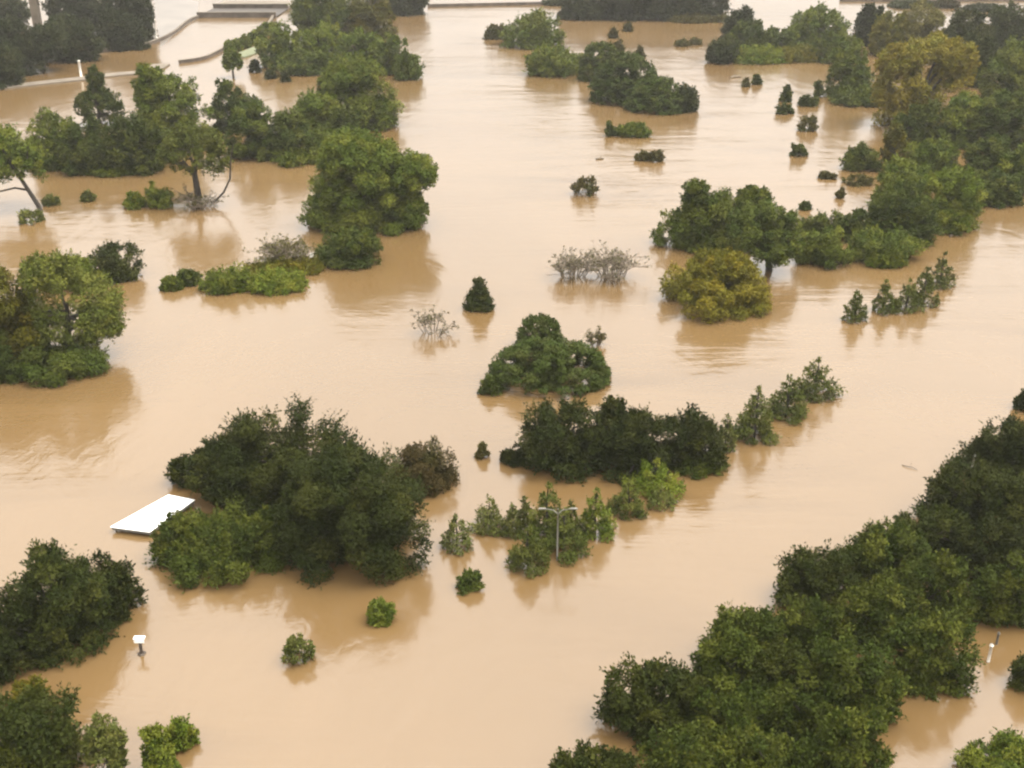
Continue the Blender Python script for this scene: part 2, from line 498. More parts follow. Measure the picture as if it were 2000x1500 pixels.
def bare(bbox, label, group=None, dens=1.0, name="bare_bush", col='grey', mat=None, leaves=.5, cat="bush", up=.6):
    """drowned bush: a fan of forking twigs with a few withered leaves"""
    SEED[0] += 1
    rng = np.random.default_rng(SEED[0])
    p, s, rx, ry, H = solve(bbox, .05, .8)
    mb = MB(); tips = []
    thick = max(.022, .45 / (s * .512))
    n = int(16 * dens)
    for i in range(n):
        a = rng.uniform(0, 6.28)
        q = rng.random() ** .5
        b0 = Vector((rx * .45 * q * math.cos(a), ry * .45 * q * math.sin(a), -.3))
        e = Vector((rx * .95 * q * math.cos(a), ry * .95 * q * math.sin(a), H * math.sqrt(max(.08, 1 - q * q)) * rng.uniform(.65, 1.0)))
        m = b0.lerp(e, .5) + Vector((rng.normal() * .1 * rx, rng.normal() * .1 * ry, .1 * H))
        mb.tube([b0, m, e], [thick * 1.5, thick, thick * .6], 4, False)
        for _ in range(7):
            q2 = rng.uniform(.35, 1)
            s0 = (m if q2 < .6 else m.lerp(e, (q2 - .5) * 2))
            dv = Vector((rng.normal() * .30 * rx, rng.normal() * .3 * ry, abs(rng.normal()) * up * .35 * H - .05 * H))
            t = s0 + dv
            if t.z < .02: t.z = .05
            mb.tube([s0, s0.lerp(t, .5) + Vector((0, 0, .04 * H)), t], [thick * .7, thick * .55, thick * .35], 3, False)
            tips.append(t)
            for _ in range(2):
                u = t + Vector((rng.normal() * .12 * rx, rng.normal() * .12 * ry, abs(rng.normal()) * .12 * H))
                mb.tube([s0.lerp(t, .6), u], [thick * .45, thick * .3], 3, False)
                tips.append(u)
    o = empty(name, p, label, cat, group)
    mb.build("twigs", mat or TWIG, o)
    if leaves > 0:
        T = np.array([list(t) for t in tips])
        T = T[rng.random(len(T)) < leaves]
        lf = leaf_size(s, .8)
        me = foliage("leaves", rng, T, np.full(len(T), lf * .9), dict(STYLE['tuft'], spray=0), lf, .8)
        link_mesh("leaves", me, LEAF[col], o)
    return o

# ------------------------------------------------------------------ the concrete road works beside the river
def ribbon(pts, width, z0, z1):
    """a wall or slab that follows a line of points on the water"""
    mb = MB()
    P = [at(x, y)[0].to_2d() for x, y in pts]
    out = []
    for i, p in enumerate(P):
        d = (P[min(i + 1, len(P) - 1)] - P[max(i - 1, 0)]).normalized()
        n = Vector((-d.y, d.x)) * width / 2
        out.append((p - n, p + n))
    v = []
    for a, b in out:
        v += [(a.x, a.y, z0), (b.x, b.y, z0), (b.x, b.y, z1), (a.x, a.y, z1)]
    f = []
    for i in range(len(out) - 1):
        o = i * 4
        for k in range(4):
            f.append((o + k, o + (k + 1) % 4, o + 4 + (k + 1) % 4, o + 4 + k))
    f += [(3, 2, 1, 0), tuple(len(v) - 4 + k for k in range(4))]
    mb.add(v, f)
    return mb
def smooth_line(pts, n=5):
    """Catmull-Rom through the points"""
    P = [Vector((*p, 0)) for p in pts]
    out = []
    for i in range(len(P) - 1):
        a, b, c, d = P[max(i - 1, 0)], P[i], P[i + 1], P[min(i + 2, len(P) - 1)]
        for k in range(n):
            t = k / n
            q = .5 * ((2 * b) + (c - a) * t + (2 * a - 5 * b + 4 * c - d) * t * t + (3 * b - a - 3 * c + d) * t ** 3)
            out.append((q.x, q.y))
    out.append(pts[-1])
    return out
def wall(pts, width, h, label, name="retaining_wall", cop=.14):
    line = smooth_line(pts)
    o = ribbon(line, width, -1.0, h).build(name, CONCD)
    tag(o, label, "wall", "concrete walls of the flooded ramp")
    c = ribbon(line, width + .12, h + .002, h + cop).build("coping", CONC, o)
    return o
wall([(172, 108), (235, 96), (292, 88), (337, 68), (366, 45), (388, 35)], .5, .75,
     "stained concrete wall curving from the dark grove up to the flooded bridge")
wall([(350, 124), (400, 116), (447, 93), (495, 70), (522, 52), (534, 34)], .5, .7,
     "stained concrete wall beside the row of small shrubs, running up to the flooded bridge")
def pavement():
    pts = [at(*q)[0] for q in [(314, 92), (338, 70), (366, 48), (386, 36), (388, 4), (340, -14), (300, -6), (306, 40)]]
    mb = MB(); n = len(pts)
    mb.add([(p.x, p.y, .03) for p in pts] + [(p.x, p.y, -.5) for p in pts], [tuple(range(n - 1, -1, -1))] + [(i, (i + 1) % n, n + (i + 1) % n, n + i) for i in range(n)])
    tag(mb.build("pavement", plain_mat("wet_pavement", (.075, .058, .042), (.13, .106, .08), .12, .32, .05, (1, 1, 1), .6)), kind="structure")
pavement()
# bridge deck with two parapets across the ramp
def bridge():
    a, s = at(388, 35); b, _ = at(536, 35)
    o = empty("concrete_bridge", a, "low concrete bridge with two dark parapets at the head of the flooded ramp", "bridge")
    L = (b - a).length; rz = math.atan2((b - a).y, (b - a).x)
    def bar(name, off, w, z0, z1, mat):
        mb = MB()
        d = Vector((math.cos(rz), math.sin(rz))); n = Vector((-d.y, d.x))
        c = d * (L / 2) + n * off
        mb.box((c.x, c.y, (z0 + z1) / 2), (L + 1.0, w, z1 - z0), rz)
        mb.build(name, mat, o)
    bar("deck", 10.9, 20, .15, .45, plain_mat("wet_deck", (.022, .017, .013), (.05, .04, .03), .3, .7))
    bar("parapet", 0.4, .6, -1, 1.5, CONCD)
    bar("coping", 0.4, .9, 1.502, 1.72, CONC)
    bar("parapet", 21.5, .7, -1, 1.6, CONCD)
    bar("coping", 21.5, 1.3, 1.602, 1.9, CONC)
    bar("far_footway", 30, 15.5, .2, 1.0, CONC)
    return o
bridge()
o = ribbon(smooth_line([(-30, 176), (60, 166), (160, 155), (225, 147), (287, 141), (316, 127)]), 4.0, -1.0, .32).build("concrete_walkway", CONC)
tag(o, "pale concrete walkway just above the flood, below the dark grove", "walkway")
o = ribbon(smooth_line([(462, 113), (492, 102), (526, 88)]), 4.5, -1.0, .35).build("grass_verge", GRASSM)
tag(o, "pale strip of grassy bank behind the row of small shrubs", "verge")
def post(px, py, hpx, label, name="marker_post", w=.3, mat=PALE, cap=True):
    p, s = at(px, py)
    h = hpx / s / math.cos(dep(py))
    o = empty(name, p, label, "post")
    mb = MB(); mb.tube([(0, 0, -1), (0, 0, h)], [w / 2, w / 2 * .92], 10); mb.build("shaft", mat, o)
    if cap:
        mb = MB(); mb.tube([(0, 0, h - .005), (0, 0, h + .05), (0, 0, h + .12)], [w * .6, w * .6, w * .3], 10); mb.build("cap", mat, o)
    return o
post(159, 152, 32, "white post at the corner of the pale concrete walkway", w=.55)
post(306, 76, 36, "thin pale post beside the dark grove and the curving wall", w=.4)
# T shaped pier seen through the grove
def pier():
    p, s = at(76, 62)
    o = empty("concrete_pier", p, "pale T-shaped concrete pier showing through the dark grove", "pier")
    mb = MB(); mb.box((0, 0, 4), (2.2, 1.6, 10)); mb.build("shaft", CONC, o)
    mb = MB()
    mb.add([(-1.1, -.9, 9.002), (1.1, -.9, 9.002), (4.6, -.9, 10.4), (4.6, -.9, 11.4), (-4.6, -.9, 11.4), (-4.6, -.9, 10.4),
            (-1.1, .9, 9.002), (1.1, .9, 9.002), (4.6, .9, 10.4), (4.6, .9, 11.4), (-4.6, .9, 11.4), (-4.6, .9, 10.4)],
           [(0, 1, 2, 3, 4, 5), (11, 10, 9, 8, 7, 6), (0, 6, 7, 1), (1, 7, 8, 2), (2, 8, 9, 3), (3, 9, 10, 4), (4, 10, 11, 5), (5, 11, 6, 0)])
    mb.build("cross_head", CONC, o)
pier()
o = ribbon([(835, 14), (930, 12), (1080, 9)], .8, -1, 1.0).build("river_wall", CONCD)
tag(o, "thin low wall across the far water between the two dark clumps of trees", "wall")
o = ribbon([(1640, 3), (1800, 3), (2060, 2)], .8, -1, 1.2).build("river_wall", CONCD)
tag(o, "thin low wall across the farthest water beyond the yellow-brown tree", "wall")

# ------------------------------------------------------------------ white shelter roof, sign, lamp, posts
def shelter():
    Z = .50
    c = [at(215, 1029, Z)[0], at(292, 1039, Z)[0], at(381, 976, Z)[0], at(329, 966, Z)[0]]
    o0 = sum(c, Vector()) / 4; o0.z = 0
    o = empty("shelter", o0, "flat white shelter roof just clear of the flood beside the big dark oaks", "shelter")
    q = [p - o0 for p in c]
    def slab(name, k, z0, z1, mat, bev=.03):
        m = sum(q, Vector()) / 4
        pts = [Vector((m.x + (p.x - m.x) * k, m.y + (p.y - m.y) * k, 0)) for p in q]
        mb = MB()
        mb.add([(p.x, p.y, z0) for p in pts] + [(p.x, p.y, z1) for p in pts],
               [(3, 2, 1, 0), (4, 5, 6, 7), (0, 1, 5, 4), (1, 2, 6, 5), (2, 3, 7, 6), (3, 0, 4, 7)])
        mb.build(name, mat, o, bevel=bev)
    slab("roof_panel", 1.0, Z - .06, Z, WHITE, .015)
    slab("fascia", .975, Z - .30, Z - .062, GALV)
    m = sum(q, Vector()) / 4
    for p in q:
        mb = MB(); x, y = m.x + (p.x - m.x) * .88, m.y + (p.y - m.y) * .88
        mb.tube([(x, y, -1.5), (x, y, Z - .303)], [.09, .09], 8); mb.build("post", GALV, o)
shelter()
def sign():
    p, s = at(277, 1277)
    o = empty("sign", p, "small white sign board on a dark post standing alone in the flood", "sign")
    mb = MB(); mb.box((0, 0, .05), (.17, .14, 1.9)); mb.build("post", DARKP, o, bevel=.01)
    mb = MB(); mb.box((0, -.10, 1.06), (.62, .05, .30)); mb.build("board", WHITE, o, bevel=.012)
    mb = MB(); mb.box((0, .02, 1.225), (.68, .34, .028)); mb.build("top_rail", WHITE, o, bevel=.008)
    mb = MB(); mb.tube([(0, 0, -.5), (0, 0, .05), (0, 0, .10)], [.26, .26, .12], 10); mb.build("collar", DARKP, o)
sign()
def street_lamp():
    p, s = at(1088, 1094)
    H = 97 / s / math.cos(dep(1094))
    o = empty("street_lamp", p, "slim grey street lamp with two arms among the young trees", "lamp")
    mb = MB(); mb.tube([(0, 0, -2), (0, 0, H * .6), (0, 0, H)], [.07, .055, .045], 10); mb.build("pole", GALV, o)
    for sx in (-1, 1):
        mb = MB(); mb.tube([(0, 0, H - .45), (sx * .3, 0, H - .12), (sx * .85, 0, H - .02)], [.04, .035, .03], 8)
        arm = mb.build("arm", GALV, o)
        mb = MB()
        mb.tube([(sx * .80, 0, H - .02), (sx * .92, 0, H), (sx * 1.25, 0, H), (sx * 1.36, 0, H - .03)], [.04, .07, .08, .04], 8)
        mb.build("lamp_head", GALV, arm)
street_lamp()
post(1930, 1292, 30, "white post in the brown channel by the near oaks", w=.2)
post(1946, 1258, 20, "grey post half hidden by leaves where the brown channel narrows", w=.16, mat=GALV)
post(1731, 1510, 26, "white post at the foot of the near oaks, lowest in the picture", w=.2)
post(1897, 925, 34, "pale short post between two near oak crowns at the water's edge", w=.2)

# ------------------------------------------------------------------ trees, shrubs, drift
G1 = "dark trees of the grove behind the walkway"
for bb, lb in [
    ((-50, -30, 60, 60), "dark tree of the grove cut by the upper corner, behind the pale pier"),
    ((100, -60, 230, 70), "dark tree behind the grove, its top beyond the picture edge"),
    ((200, -40, 312, 84), "dark tree at the grove's end by the curving wall"),
    ((-50, 30, 90, 150), "dark tree of the grove standing beside the pale pier"),
    ((80, 30, 205, 124), "broad dark tree of the grove behind the white post"),
    ((185, 25, 285, 100), "lower dark tree of the grove beside the thin pale post"),
    ((-60, 75, 52, 172), "dark tree of the grove lowest beside the pale walkway")]:
    plant('oak', bb, lb, 'far', "oak_tree", "tree", G1)
plant('oak', (40, 55, 135, 122), "dark tree with bare trunk standing at the grove's water edge", 'far', "oak_tree", "tree", G1, base=(86, 140))

G2 = "trees of the wood on the river bend"
plant('oak', (752, -45, 838, 30), "dark round tree at the far tip of the wood", 'far', "round_tree", "tree", G2)
plant('oak', (570, -35, 690, 80), "mid green tree at the back of the wood near the bridge", 'green', "broadleaf_tree", "tree", G2)
plant('broad', (668, -25, 775, 80), "tall olive green tree beside the dark far tip tree", 'olive', "broadleaf_tree", "tree", G2)
for bb, lb, c in [
    ((500, 48, 600, 138), "dense green tree of the wood above the small drowned tufts", 'green'),
    ((575, 45, 690, 130), "bright topped tree in the middle of the wood", 'bright'),
    ((655, 60, 762, 140), "green tree of the wood behind the tall round tree", 'green'),
    ((735, 65, 812, 150), "green tree on the river edge of the wood", 'green'),
    ((545, 90, 650, 150), "dark low tree in front of the wood's bright topped tree", 'oakb')]:
    plant('broad', bb, lb, c, "broadleaf_tree", "tree", G2)
plant('low', (770, 105, 824, 158), "jagged leafy shrub leaning out over the open river", 'green', "shrub", "shrub")
plant('broad', (620, 103, 785, 262), "tall round pale green tree on the river bend", 'green', "broadleaf_tree", "tree", G2, lobes=[(690, 190, 778, 258), (625, 130, 700, 210)])
plant('shrub', (560, 172, 680, 275), "leafy yellow-green shrub at the foot of the tall round tree", 'bright', "shrub", "shrub")
plant('shrub', (630, 205, 720, 292), "grey-green shrub below the tall round tree, above the big river tree", 'oakb', "shrub", "shrub")
plant('shrub', (515, 215, 625, 318), "dark shrub between the thicket and the big river tree", 'oakb', "shrub", "shrub")
plant('shrub', (585, 245, 690, 318), "small leafy shrub tucked behind the big river tree", 'green', "shrub", "shrub")
plant('low', (535, 290, 640, 326), "low bright fringe of leaves along the inner water", 'bright', "shrub", "shrub")
for i, (x, y, w, h) in enumerate([(449, 103, 14, 22), (463, 97, 15, 22), (479, 91, 15, 22), (494, 83, 15, 22), (509, 74, 15, 22), (523, 66, 14, 20)]):
    plant('shrub', (x - w * .7, y - h, x + w * .7, y + 4),
          ["first and lowest of the row of small shrubs along the ramp wall", "second of the row of small shrubs climbing from the lowest",
           "third of the row of small shrubs climbing from the lowest", "fourth of the row of small shrubs climbing from the lowest",
           "fifth of the row of small shrubs climbing from the lowest", "topmost of the row of small shrubs, nearest the bridge"][i],
          'bright', "small_shrub", "shrub", "row of small shrubs along the ramp wall")
plant('broad', (437, 98, 474, 140), "slender bush standing at the end of the ramp wall", 'green', "shrub", "shrub", base=(456, 152))
GT = "drowned tufts beside the wood"
for bb, lb in [((487, 120, 508, 143), "drowned tuft nearest the ramp, first of three beside the wood"), ((518, 138, 540, 155), "drowned tuft, middle of three beside the wood"),
               ((549, 142, 566, 161), "drowned tuft, smallest of three beside the wood")]:
    plant('tuft', bb, lb, 'oak', "drowned_tuft", "shrub", GT)

G3 = "trees of the thicket before the walkway"
plant('thin', (150, 175, 245, 250), "thin dark tree at the thicket's top with a high twig", 'oakb', "broadleaf_tree", "tree", G3, lobes=[(180, 133, 216, 205)])
plant('broad', (262, 142, 425, 300), "tall yellow-green topped tree in the thicket's middle", 'green', "broadleaf_tree", "tree", G3, lobes=[(275, 132, 345, 225)])
plant('broad', (418, 148, 505, 262), "upright dark green tree at the thicket's river side", 'oakb', "broadleaf_tree", "tree", G3)
plant('broad', (440, 195, 570, 318), "dark leafy tree low on the thicket's river side", 'oakb', "broadleaf_tree", "tree", G3)
plant('broad', (55, 215, 175, 338), "dark green tree at the thicket's end by the leaning trunk tree", 'green', "broadleaf_tree", "tree", G3)
plant('oak', (120, 230, 240, 344), "dark round tree low along the thicket's water edge", 'oakb', "broadleaf_tree", "tree", G3)
plant('oak', (205, 215, 335, 344), "dark tree behind the fork trunk tree in the thicket", 'oakb', "broadleaf_tree", "tree", G3)
plant('low', (150, 318, 300, 348), "low fringe of leaves under the thicket's water edge", 'green', "shrub", "shrub")

# the two trees in the inner water whose trunks show
o, C, s, rng = plant('thin', (312, 240, 462, 350), "open crowned tree with bare dark trunk standing in the inner water", 'willow', "willow_tree", "tree", None,
                     base=(388, 402), cover=1.8)
mb = MB()
def rel(px, py, b=(388, 402)):
    d = dep(b[1]); return Vector(((px - b[0]) / s, 0, (b[1] - py) / s / math.cos(d)))
mb.tube([rel(418, 396), rel(440, 376), rel(455, 350), rel(459, 320), rel(468, 285)], [.16, .15, .13, .11, .08], 7)
mb.build("leaning_stem", BARK, o)
plant('shrub', (240, 375, 285, 410), "small round bush beside the open crowned tree, the outer of two", 'bright', "shrub", "shrub")
plant('shrub', (286, 355, 342, 410), "leafy bush at the foot of the open crowned tree", 'bright', "shrub", "shrub")
bare((345, 374, 425, 414), "pale brown drowned twigs round the open crowned tree's trunk", "bare drowned bushes", .8, col='brown', leaves=.5)
o, C, s, rng = plant('thin', (-45, 245, 98, 372), "leaning dark trunk tree at the picture edge with a long low branch", 'green', "willow_tree", "tree", None, base=(80, 412), cover=2.2, trunk=False)
e = empty("willow_tree", o.location, o["label"], "tree")
o.parent = e; o.location = (0, 0, 0); o.name = "crown"
for k in ("label", "category"): del o[k]
def rel2(px, py): return Vector(((px - 80) / s, 0, (412 - py) / s / math.cos(dep(412))))
mb = MB()
mb.tube([rel2(84, 430), rel2(76, 400), rel2(62, 370), rel2(45, 335), rel2(25, 290)], [.34, .32, .28, .22, .12], 8)
mb.tube([rel2(62, 372), rel2(38, 368), rel2(10, 374), rel2(-30, 376)], [.17, .14, .12, .10], 7)
mb.tube([rel2(52, 350), rel2(70, 320), rel2(78, 290)], [.15, .11, .07], 6)
mb.build("trunk", BARK, e)
plant('tuft', (40, 408, 88, 438), "pale grassy tuft at the foot of the leaning trunk tree", 'sap', "drowned_tuft", "shrub")
plant('tuft', (86, 382, 118, 404), "small tuft in the inner water just beyond the leaning trunk", 'sap', "drowned_tuft", "shrub")
plant('tuft', (156, 373, 190, 396), "lone small tuft in the inner water below the thicket", 'sap', "drowned_tuft", "shrub")

# big river tree and its spit of brush
plant('broad', (592, 264, 828, 470), "big round dark green tree on the bank of the open river", 'green', "broadleaf_tree", "tree", None,
      lobes=[(735, 292, 858, 400), (592, 370, 700, 460), (730, 360, 836, 458), (630, 262, 790, 360)], seed=778, cover=2.6)
plant('shrub', (612, 448, 745, 532), "dark leafy bush below the big river tree", 'oakb', "shrub", "shrub", lobes=[(660, 448, 742, 500)])
bare((508, 465, 612, 528), "brown dead brush on the spit below the big river tree", "bare drowned bushes", 1.5, col='brown', leaves=1.5)
plant('low', (500, 500, 640, 545), "ragged olive brush on the spit in front of the dead brush", 'olive', "shrub", "shrub")
plant('low', (395, 520, 500, 578), "low bright green bush at the outer end of the spit", 'bright', "shrub", "shrub")
plant('low', (480, 525, 606, 580), "low bright green bush in the middle of the spit", 'bright', "shrub", "shrub")
plant('low', (342, 528, 394, 562), "small dark bush off the tip of the spit", 'oakb', "shrub", "shrub")
plant('low', (316, 540, 358, 570), "smallest green bush at the very tip of the spit", 'green', "shrub", "shrub")

def scrap():
    p, s = at(616, 515)
    mb = MB()
    mb.add([(-.75, 0, .35), (.7, .1, .25), (.85, .2, 1.0), (.3, .25, 1.45), (-.6, .2, 1.25), (-.75, .06, .35), (.7, .16, .25), (.85, .26, 1.0), (.3, .31, 1.45), (-.6, .26, 1.25)],
           [(0, 1, 2, 3, 4), (9, 8, 7, 6, 5), (0, 5, 6, 1), (1, 6, 7, 2), (2, 7, 8, 3), (3, 8, 9, 4), (4, 9, 5, 0)])
    tag(mb.build("sheet_scrap", PALE, None, p), "torn whitish sheet caught in the brush below the big river tree", "debris")
scrap()

# trees at the picture edge below the inner water
plant('shrub', (178, 474, 284, 556), "dark upright bush behind the light trees at the picture edge", 'oak', "shrub", "shrub")
G4 = "light leaved trees at the picture edge"
plant('broad', (70, 495, 222, 575), "flat topped yellow-green tree beside the dark upright bush", 'bright', "broadleaf_tree", "tree", G4)
plant('broad', (-70, 500, 110, 745), "yellow-green tree cut by the picture edge", 'olive', "broadleaf_tree", "tree", G4)
plant('thin', (40, 520, 250, 690), "light leaved tree with forked dark trunk over the open water", 'willow', "willow_tree", "tree", G4, base=(132, 705), cover=1.5,
      lobes=[(150, 590, 250, 700), (60, 500, 190, 600), (20, 600, 110, 720)])
plant('shrub', (-60, 640, 110, 755), "dark shaded bush under the light trees at the picture edge", 'oakb', "shrub", "shrub")
plant('shrub', (30, 655, 210, 758), "dark bush round the foot of the forked trunk", 'oakb', "shrub", "shrub")

# mid river
plant('sap', (911, 540, 960, 610), "dark cone shaped bush alone in the river's middle", 'oak', "conical_bush", "bush", None, cover=2.6, trunk=False, whorl=14, clump=.40)
bare((808, 604, 886, 662), "small bare bush standing beside the dark cone shaped bush", "bare drowned bushes", .5, leaves=.7)
bare((1065, 490, 1165, 556), "grey bare bush, the smaller of the pair beside the yellow-green tree", "bare drowned bushes", 1.2)
bare((1138, 487, 1256, 560), "grey bare bush, the wider of the pair beside the yellow-green tree", "bare drowned bushes", 1.6)
plant('mound', (950, 655, 1192, 778), "vine covered green mound rising from the river", 'vine', "vine_mound", "bush", None, depth=.8)
plant('mound', (1006, 612, 1102, 690), "small vine covered treetop behind the green mound", 'vine', "vine_treetop", "bush")
plant('tuft', (935, 732, 980, 775), "dark tuft at the end of the green vine mound", 'oakb', "drowned_tuft", "shrub")
bare((1146, 644, 1182, 680), "little brown snag of twigs behind the green vine mound", "bare drowned bushes", .5, col='brown', leaves=.8)
plant('tuft', (1116, 347, 1168, 384), "round brownish tuft alone in the upper river", 'brown', "drowned_tuft", "shrub")

# upper river islands
plant('low', (972, 26, 1108, 96), "bright spiky green island of brush in the upper river", 'bright', "shrub", "shrub", zc=.1)
plant('low', (946, 50, 990, 78), "brown wisps at the tip of the bright spiky island", 'brown', "drowned_tuft", "shrub")
plant('low', (1022, 90, 1135, 153), "dark based green bush in front of the bright spiky island", 'green', "shrub", "shrub", zc=.15)
plant('low', (1110, 108, 1160, 142), "pale wispy brush joining the dark based bush to the long mound", 'sap', "shrub", "shrub")
plant('mound', (1128, 82, 1215, 160), "upper hump of the long vine mound in the upper river", 'oakb', "vine_mound", "bush")
plant('mound', (1150, 105, 1290, 206), "middle hump of the long vine mound in the upper river", 'vine', "vine_mound", "bush")
plant('mound', (1218, 150, 1345, 223), "broad lower hump of the long vine mound in the upper river", 'vine', "vine_mound", "bush")
plant('low', (1300, 162, 1362, 222), "ragged dark end of the long vine mound", 'oak', "shrub", "shrub")
plant('low', (1200, 243, 1272, 272), "flat little green island below the long vine mound", 'green', "shrub", "shrub")
plant('tuft', (1178, 240, 1206, 268), "dark tuft beside the flat little green island", 'oakb', "drowned_tuft", "shrub")
for bb, lb in [((1240, 297, 1268, 316), "low scrap of drift in the river below the flat little island"), ((1258, 290, 1294, 318), "ragged drift tuft in the river below the flat little island"),
               ((1190, 57, 1208, 76), "reddish twig tuft above the long vine mound"), ((1218, 47, 1234, 62), "smallest reddish tuft nearest the far dark trees"),
               ((1198, 80, 1218, 104), "dark tuft just above the long vine mound"), ((1243, 98, 1256, 112), "tiny dark tuft floating behind the long vine mound"),
               ((1318, 78, 1352, 92), "low dark drift off the point of the far wood"), ((1348, 76, 1370, 88), "small drift beside the low dark drift off the point")]:
    plant('tuft', bb, lb, 'brown', "drift_tuft", "debris", "drift tufts in the upper river")
def log(x0, y0, x1, y1, r, label):
    a, s = at(x0, y0, .05); b, _ = at(x1, y1, .05)
    SEED[0] += 1; rng = np.random.default_rng(SEED[0])
    mb = MB(); L = (b - a)
    mb.tube([(0, 0, 0), L * .3 + Vector((0, rng.normal() * .1, .04)), L * .7 + Vector((0, rng.normal() * .1, .05)), L], [r, r * .95, r * .8, r * .4], 7)
    mb.tube([L * .45, L * .5 + Vector((.25, .3, .35))], [r * .5, r * .2], 5)
    o = mb.build("driftwood", DRIFT, None, a)
    tag(o, label, "driftwood", "driftwood in the flood")
log(1165, 311, 1179, 310, .22, "tiny dark log floating in the open upper river")
log(1762, 908, 1792, 918, .035, "thin pale branch floating off the near oaks")
log(1426, 152, 1448, 150, .30, "dark log lying in the shade off the wooded point")
log(1855, 462, 1868, 455, .18, "small dark log at the edge of the long wooded bank")

G5 = "far dark trees along the top edge"
for i, (bb, lb) in enumerate([((1092, -40, 1190, 40), "far dark tree at the river end of the row along the top edge"), ((1165, -50, 1270, 41), "far dark tree next to the river end of the row along the top edge"),
               ((1245, -50, 1345, 41), "far dark tree in the middle of the row along the top edge"), ((1310, -55, 1420, 40), "far dark tree at the inland end of the row along the top edge")]):
    plant('oak', bb, lb, 'far', "oak_tree", "tree", G5, zc=.25)
plant('low', (1290, 32, 1420, 46), "brownish brush under the far row of dark trees", 'brown', "shrub", "shrub")
plant('low', (1062, 3, 1112, 12), "dark low hedge on the far water at the end of the thin wall", 'far', "shrub", "shrub")
plant('low', (1738, 8, 1822, 18), "long thin drowned hedge on the farthest water", 'far', "shrub", "shrub")
plant('low', (1820, 3, 1872, 17), "dark humped bush on the farthest water", 'rust', "shrub", "shrub")
plant('low', (1885, 14, 1960, 24), "faint thin hedge on the farthest water near the corner", 'far', "shrub", "shrub")

# wooded point and long bank
G6 = "trees of the wooded point"
plant('oak', (1408, 20, 1470, 92), "slim dark tree leaning at the head of the wooded point", 'far', "broadleaf_tree", "tree", G6, cover=1.8)
plant('broad', (1418, 38, 1500, 104), "dark bushy tree behind the tip of the wooded point", 'oakb', "broadleaf_tree", "tree", G6)
plant('broad', (1528, 12, 1660, 104), "broad dome shaped green tree on the wooded point", 'green', "broadleaf_tree", "tree", G6)
plant('broad', (1470, 52, 1560, 108), "small green tree beside the dome shaped tree", 'green', "broadleaf_tree", "tree", G6)
plant('oak', (1662, 6, 1730, 90), "dark narrow tree beside the dome shaped tree", 'oak', "broadleaf_tree", "tree", G6)
plant('broad', (1580, 60, 1680, 125), "leafy tree below the dome shaped tree", 'green', "broadleaf_tree", "tree", G6)
plant('shrub', (1378, 76, 1446, 127), "dark rounded bush at the very tip of the wooded point", 'oak', "shrub", "shrub")
plant('low', (1425, 92, 1530, 127), "low bright grass and leaves behind the tip bush", 'bright', "shrub", "shrub")
plant('low', (1500, 95, 1640, 124), "low strip of mixed brush along the point's shore", 'olive', "shrub", "shrub")
G7 = "trees of the long wooded bank"
plant('thin', (1740, 14, 1845, 110), "tan withered tree top behind the golden tree", 'tan', "broadleaf_tree", "tree", G7, cover=2.0)
plant('oak', (1690, 20, 1770, 110), "olive green tree behind the golden tree", 'olive', "broadleaf_tree", "tree", G7)
plant('oak', (1828, 22, 1930, 130), "dark tree just beyond the golden tree", 'oak', "oak_tree", "tree", G7)
plant('oak', (1905, 8, 2040, 125), "dark tree at the top corner of the long bank", 'oak', "oak_tree", "tree", G7)
plant('oak', (1850, 60, 1950, 170), "dark low tree between golden tree and corner", 'oak', "oak_tree", "tree", G7)
plant('broad', (1690, 72, 1885, 262), "big golden brown tree, the only one of its colour on the long bank", 'gold', "broadleaf_tree", "tree", G7, seed=41,
      lobes=[(1700, 90, 1790, 170), (1800, 80, 1885, 170)])
plant('broad', (1605, 82, 1705, 195), "leafy green tree between the point and the golden tree", 'green', "broadleaf_tree", "tree", G7)
plant('low', (1620, 175, 1740, 212), "dark brush along the shore under the golden tree", 'oakb', "shrub", "shrub")
plant('broad', (1905, 65, 2060, 220), "tall green tree behind the pale green tree of the long bank", 'green', "broadleaf_tree", "tree", G7)
plant('broad', (1880, 160, 2010, 300), "large grey-green tree at the picture edge of the long bank", 'oakb', "broadleaf_tree", "tree", G7)
plant('broad', (1815, 178, 1912, 292), "round pale green tree in front of the golden tree", 'green', "broadleaf_tree", "tree", G7)
plant('oak', (1740, 205, 1835, 285), "dark tree at the foot of the golden tree", 'oakb', "broadleaf_tree", "tree", G7)
plant('thin', (1715, 248, 1775, 330), "thin olive tree leaning out by the shore below the golden tree", 'olive', "broadleaf_tree", "tree", G7)
plant('shrub', (1638, 280, 1722, 338), "dark bush out in the water off the long bank", 'oakb', "shrub", "shrub")
plant('tuft', (1652, 338, 1705, 366), "brown drowned brush below the dark outlying bush", 'brown', "drowned_tuft", "shrub")
for bb, lb, c, k in [
    ((1745, 262, 1880, 370), "bushy green tree on the long bank below the pale green tree", 'green', 'broad'),
    ((1860, 258, 1980, 370), "dark green tree inland on the long bank near the picture edge", 'oakb', 'broad'),
    ((1700, 300, 1820, 415), "green tree at the bank's shore opposite the brown drowned brush", 'green', 'broad'),
    ((1930, 270, 2060, 385), "green tree cut by the picture edge on the long bank", 'green', 'broad'),
    ((1790, 320, 1920, 452), "leafy bright green tree near the lower shore of the long bank", 'bright', 'broad'),
    ((1878, 330, 2000, 408), "dark bushy tree at the bank's lower edge near the picture side", 'oakb', 'broad'),
    ((1690, 360, 1830, 482), "dark round tree at the bend of the long bank", 'oakb', 'oak'),
    ((1615, 402, 1720, 478), "small green tree joining the bank to the tree island", 'oakb', 'broad')]:
    plant(k, bb, lb, c, "broadleaf_tree", "tree", G7)
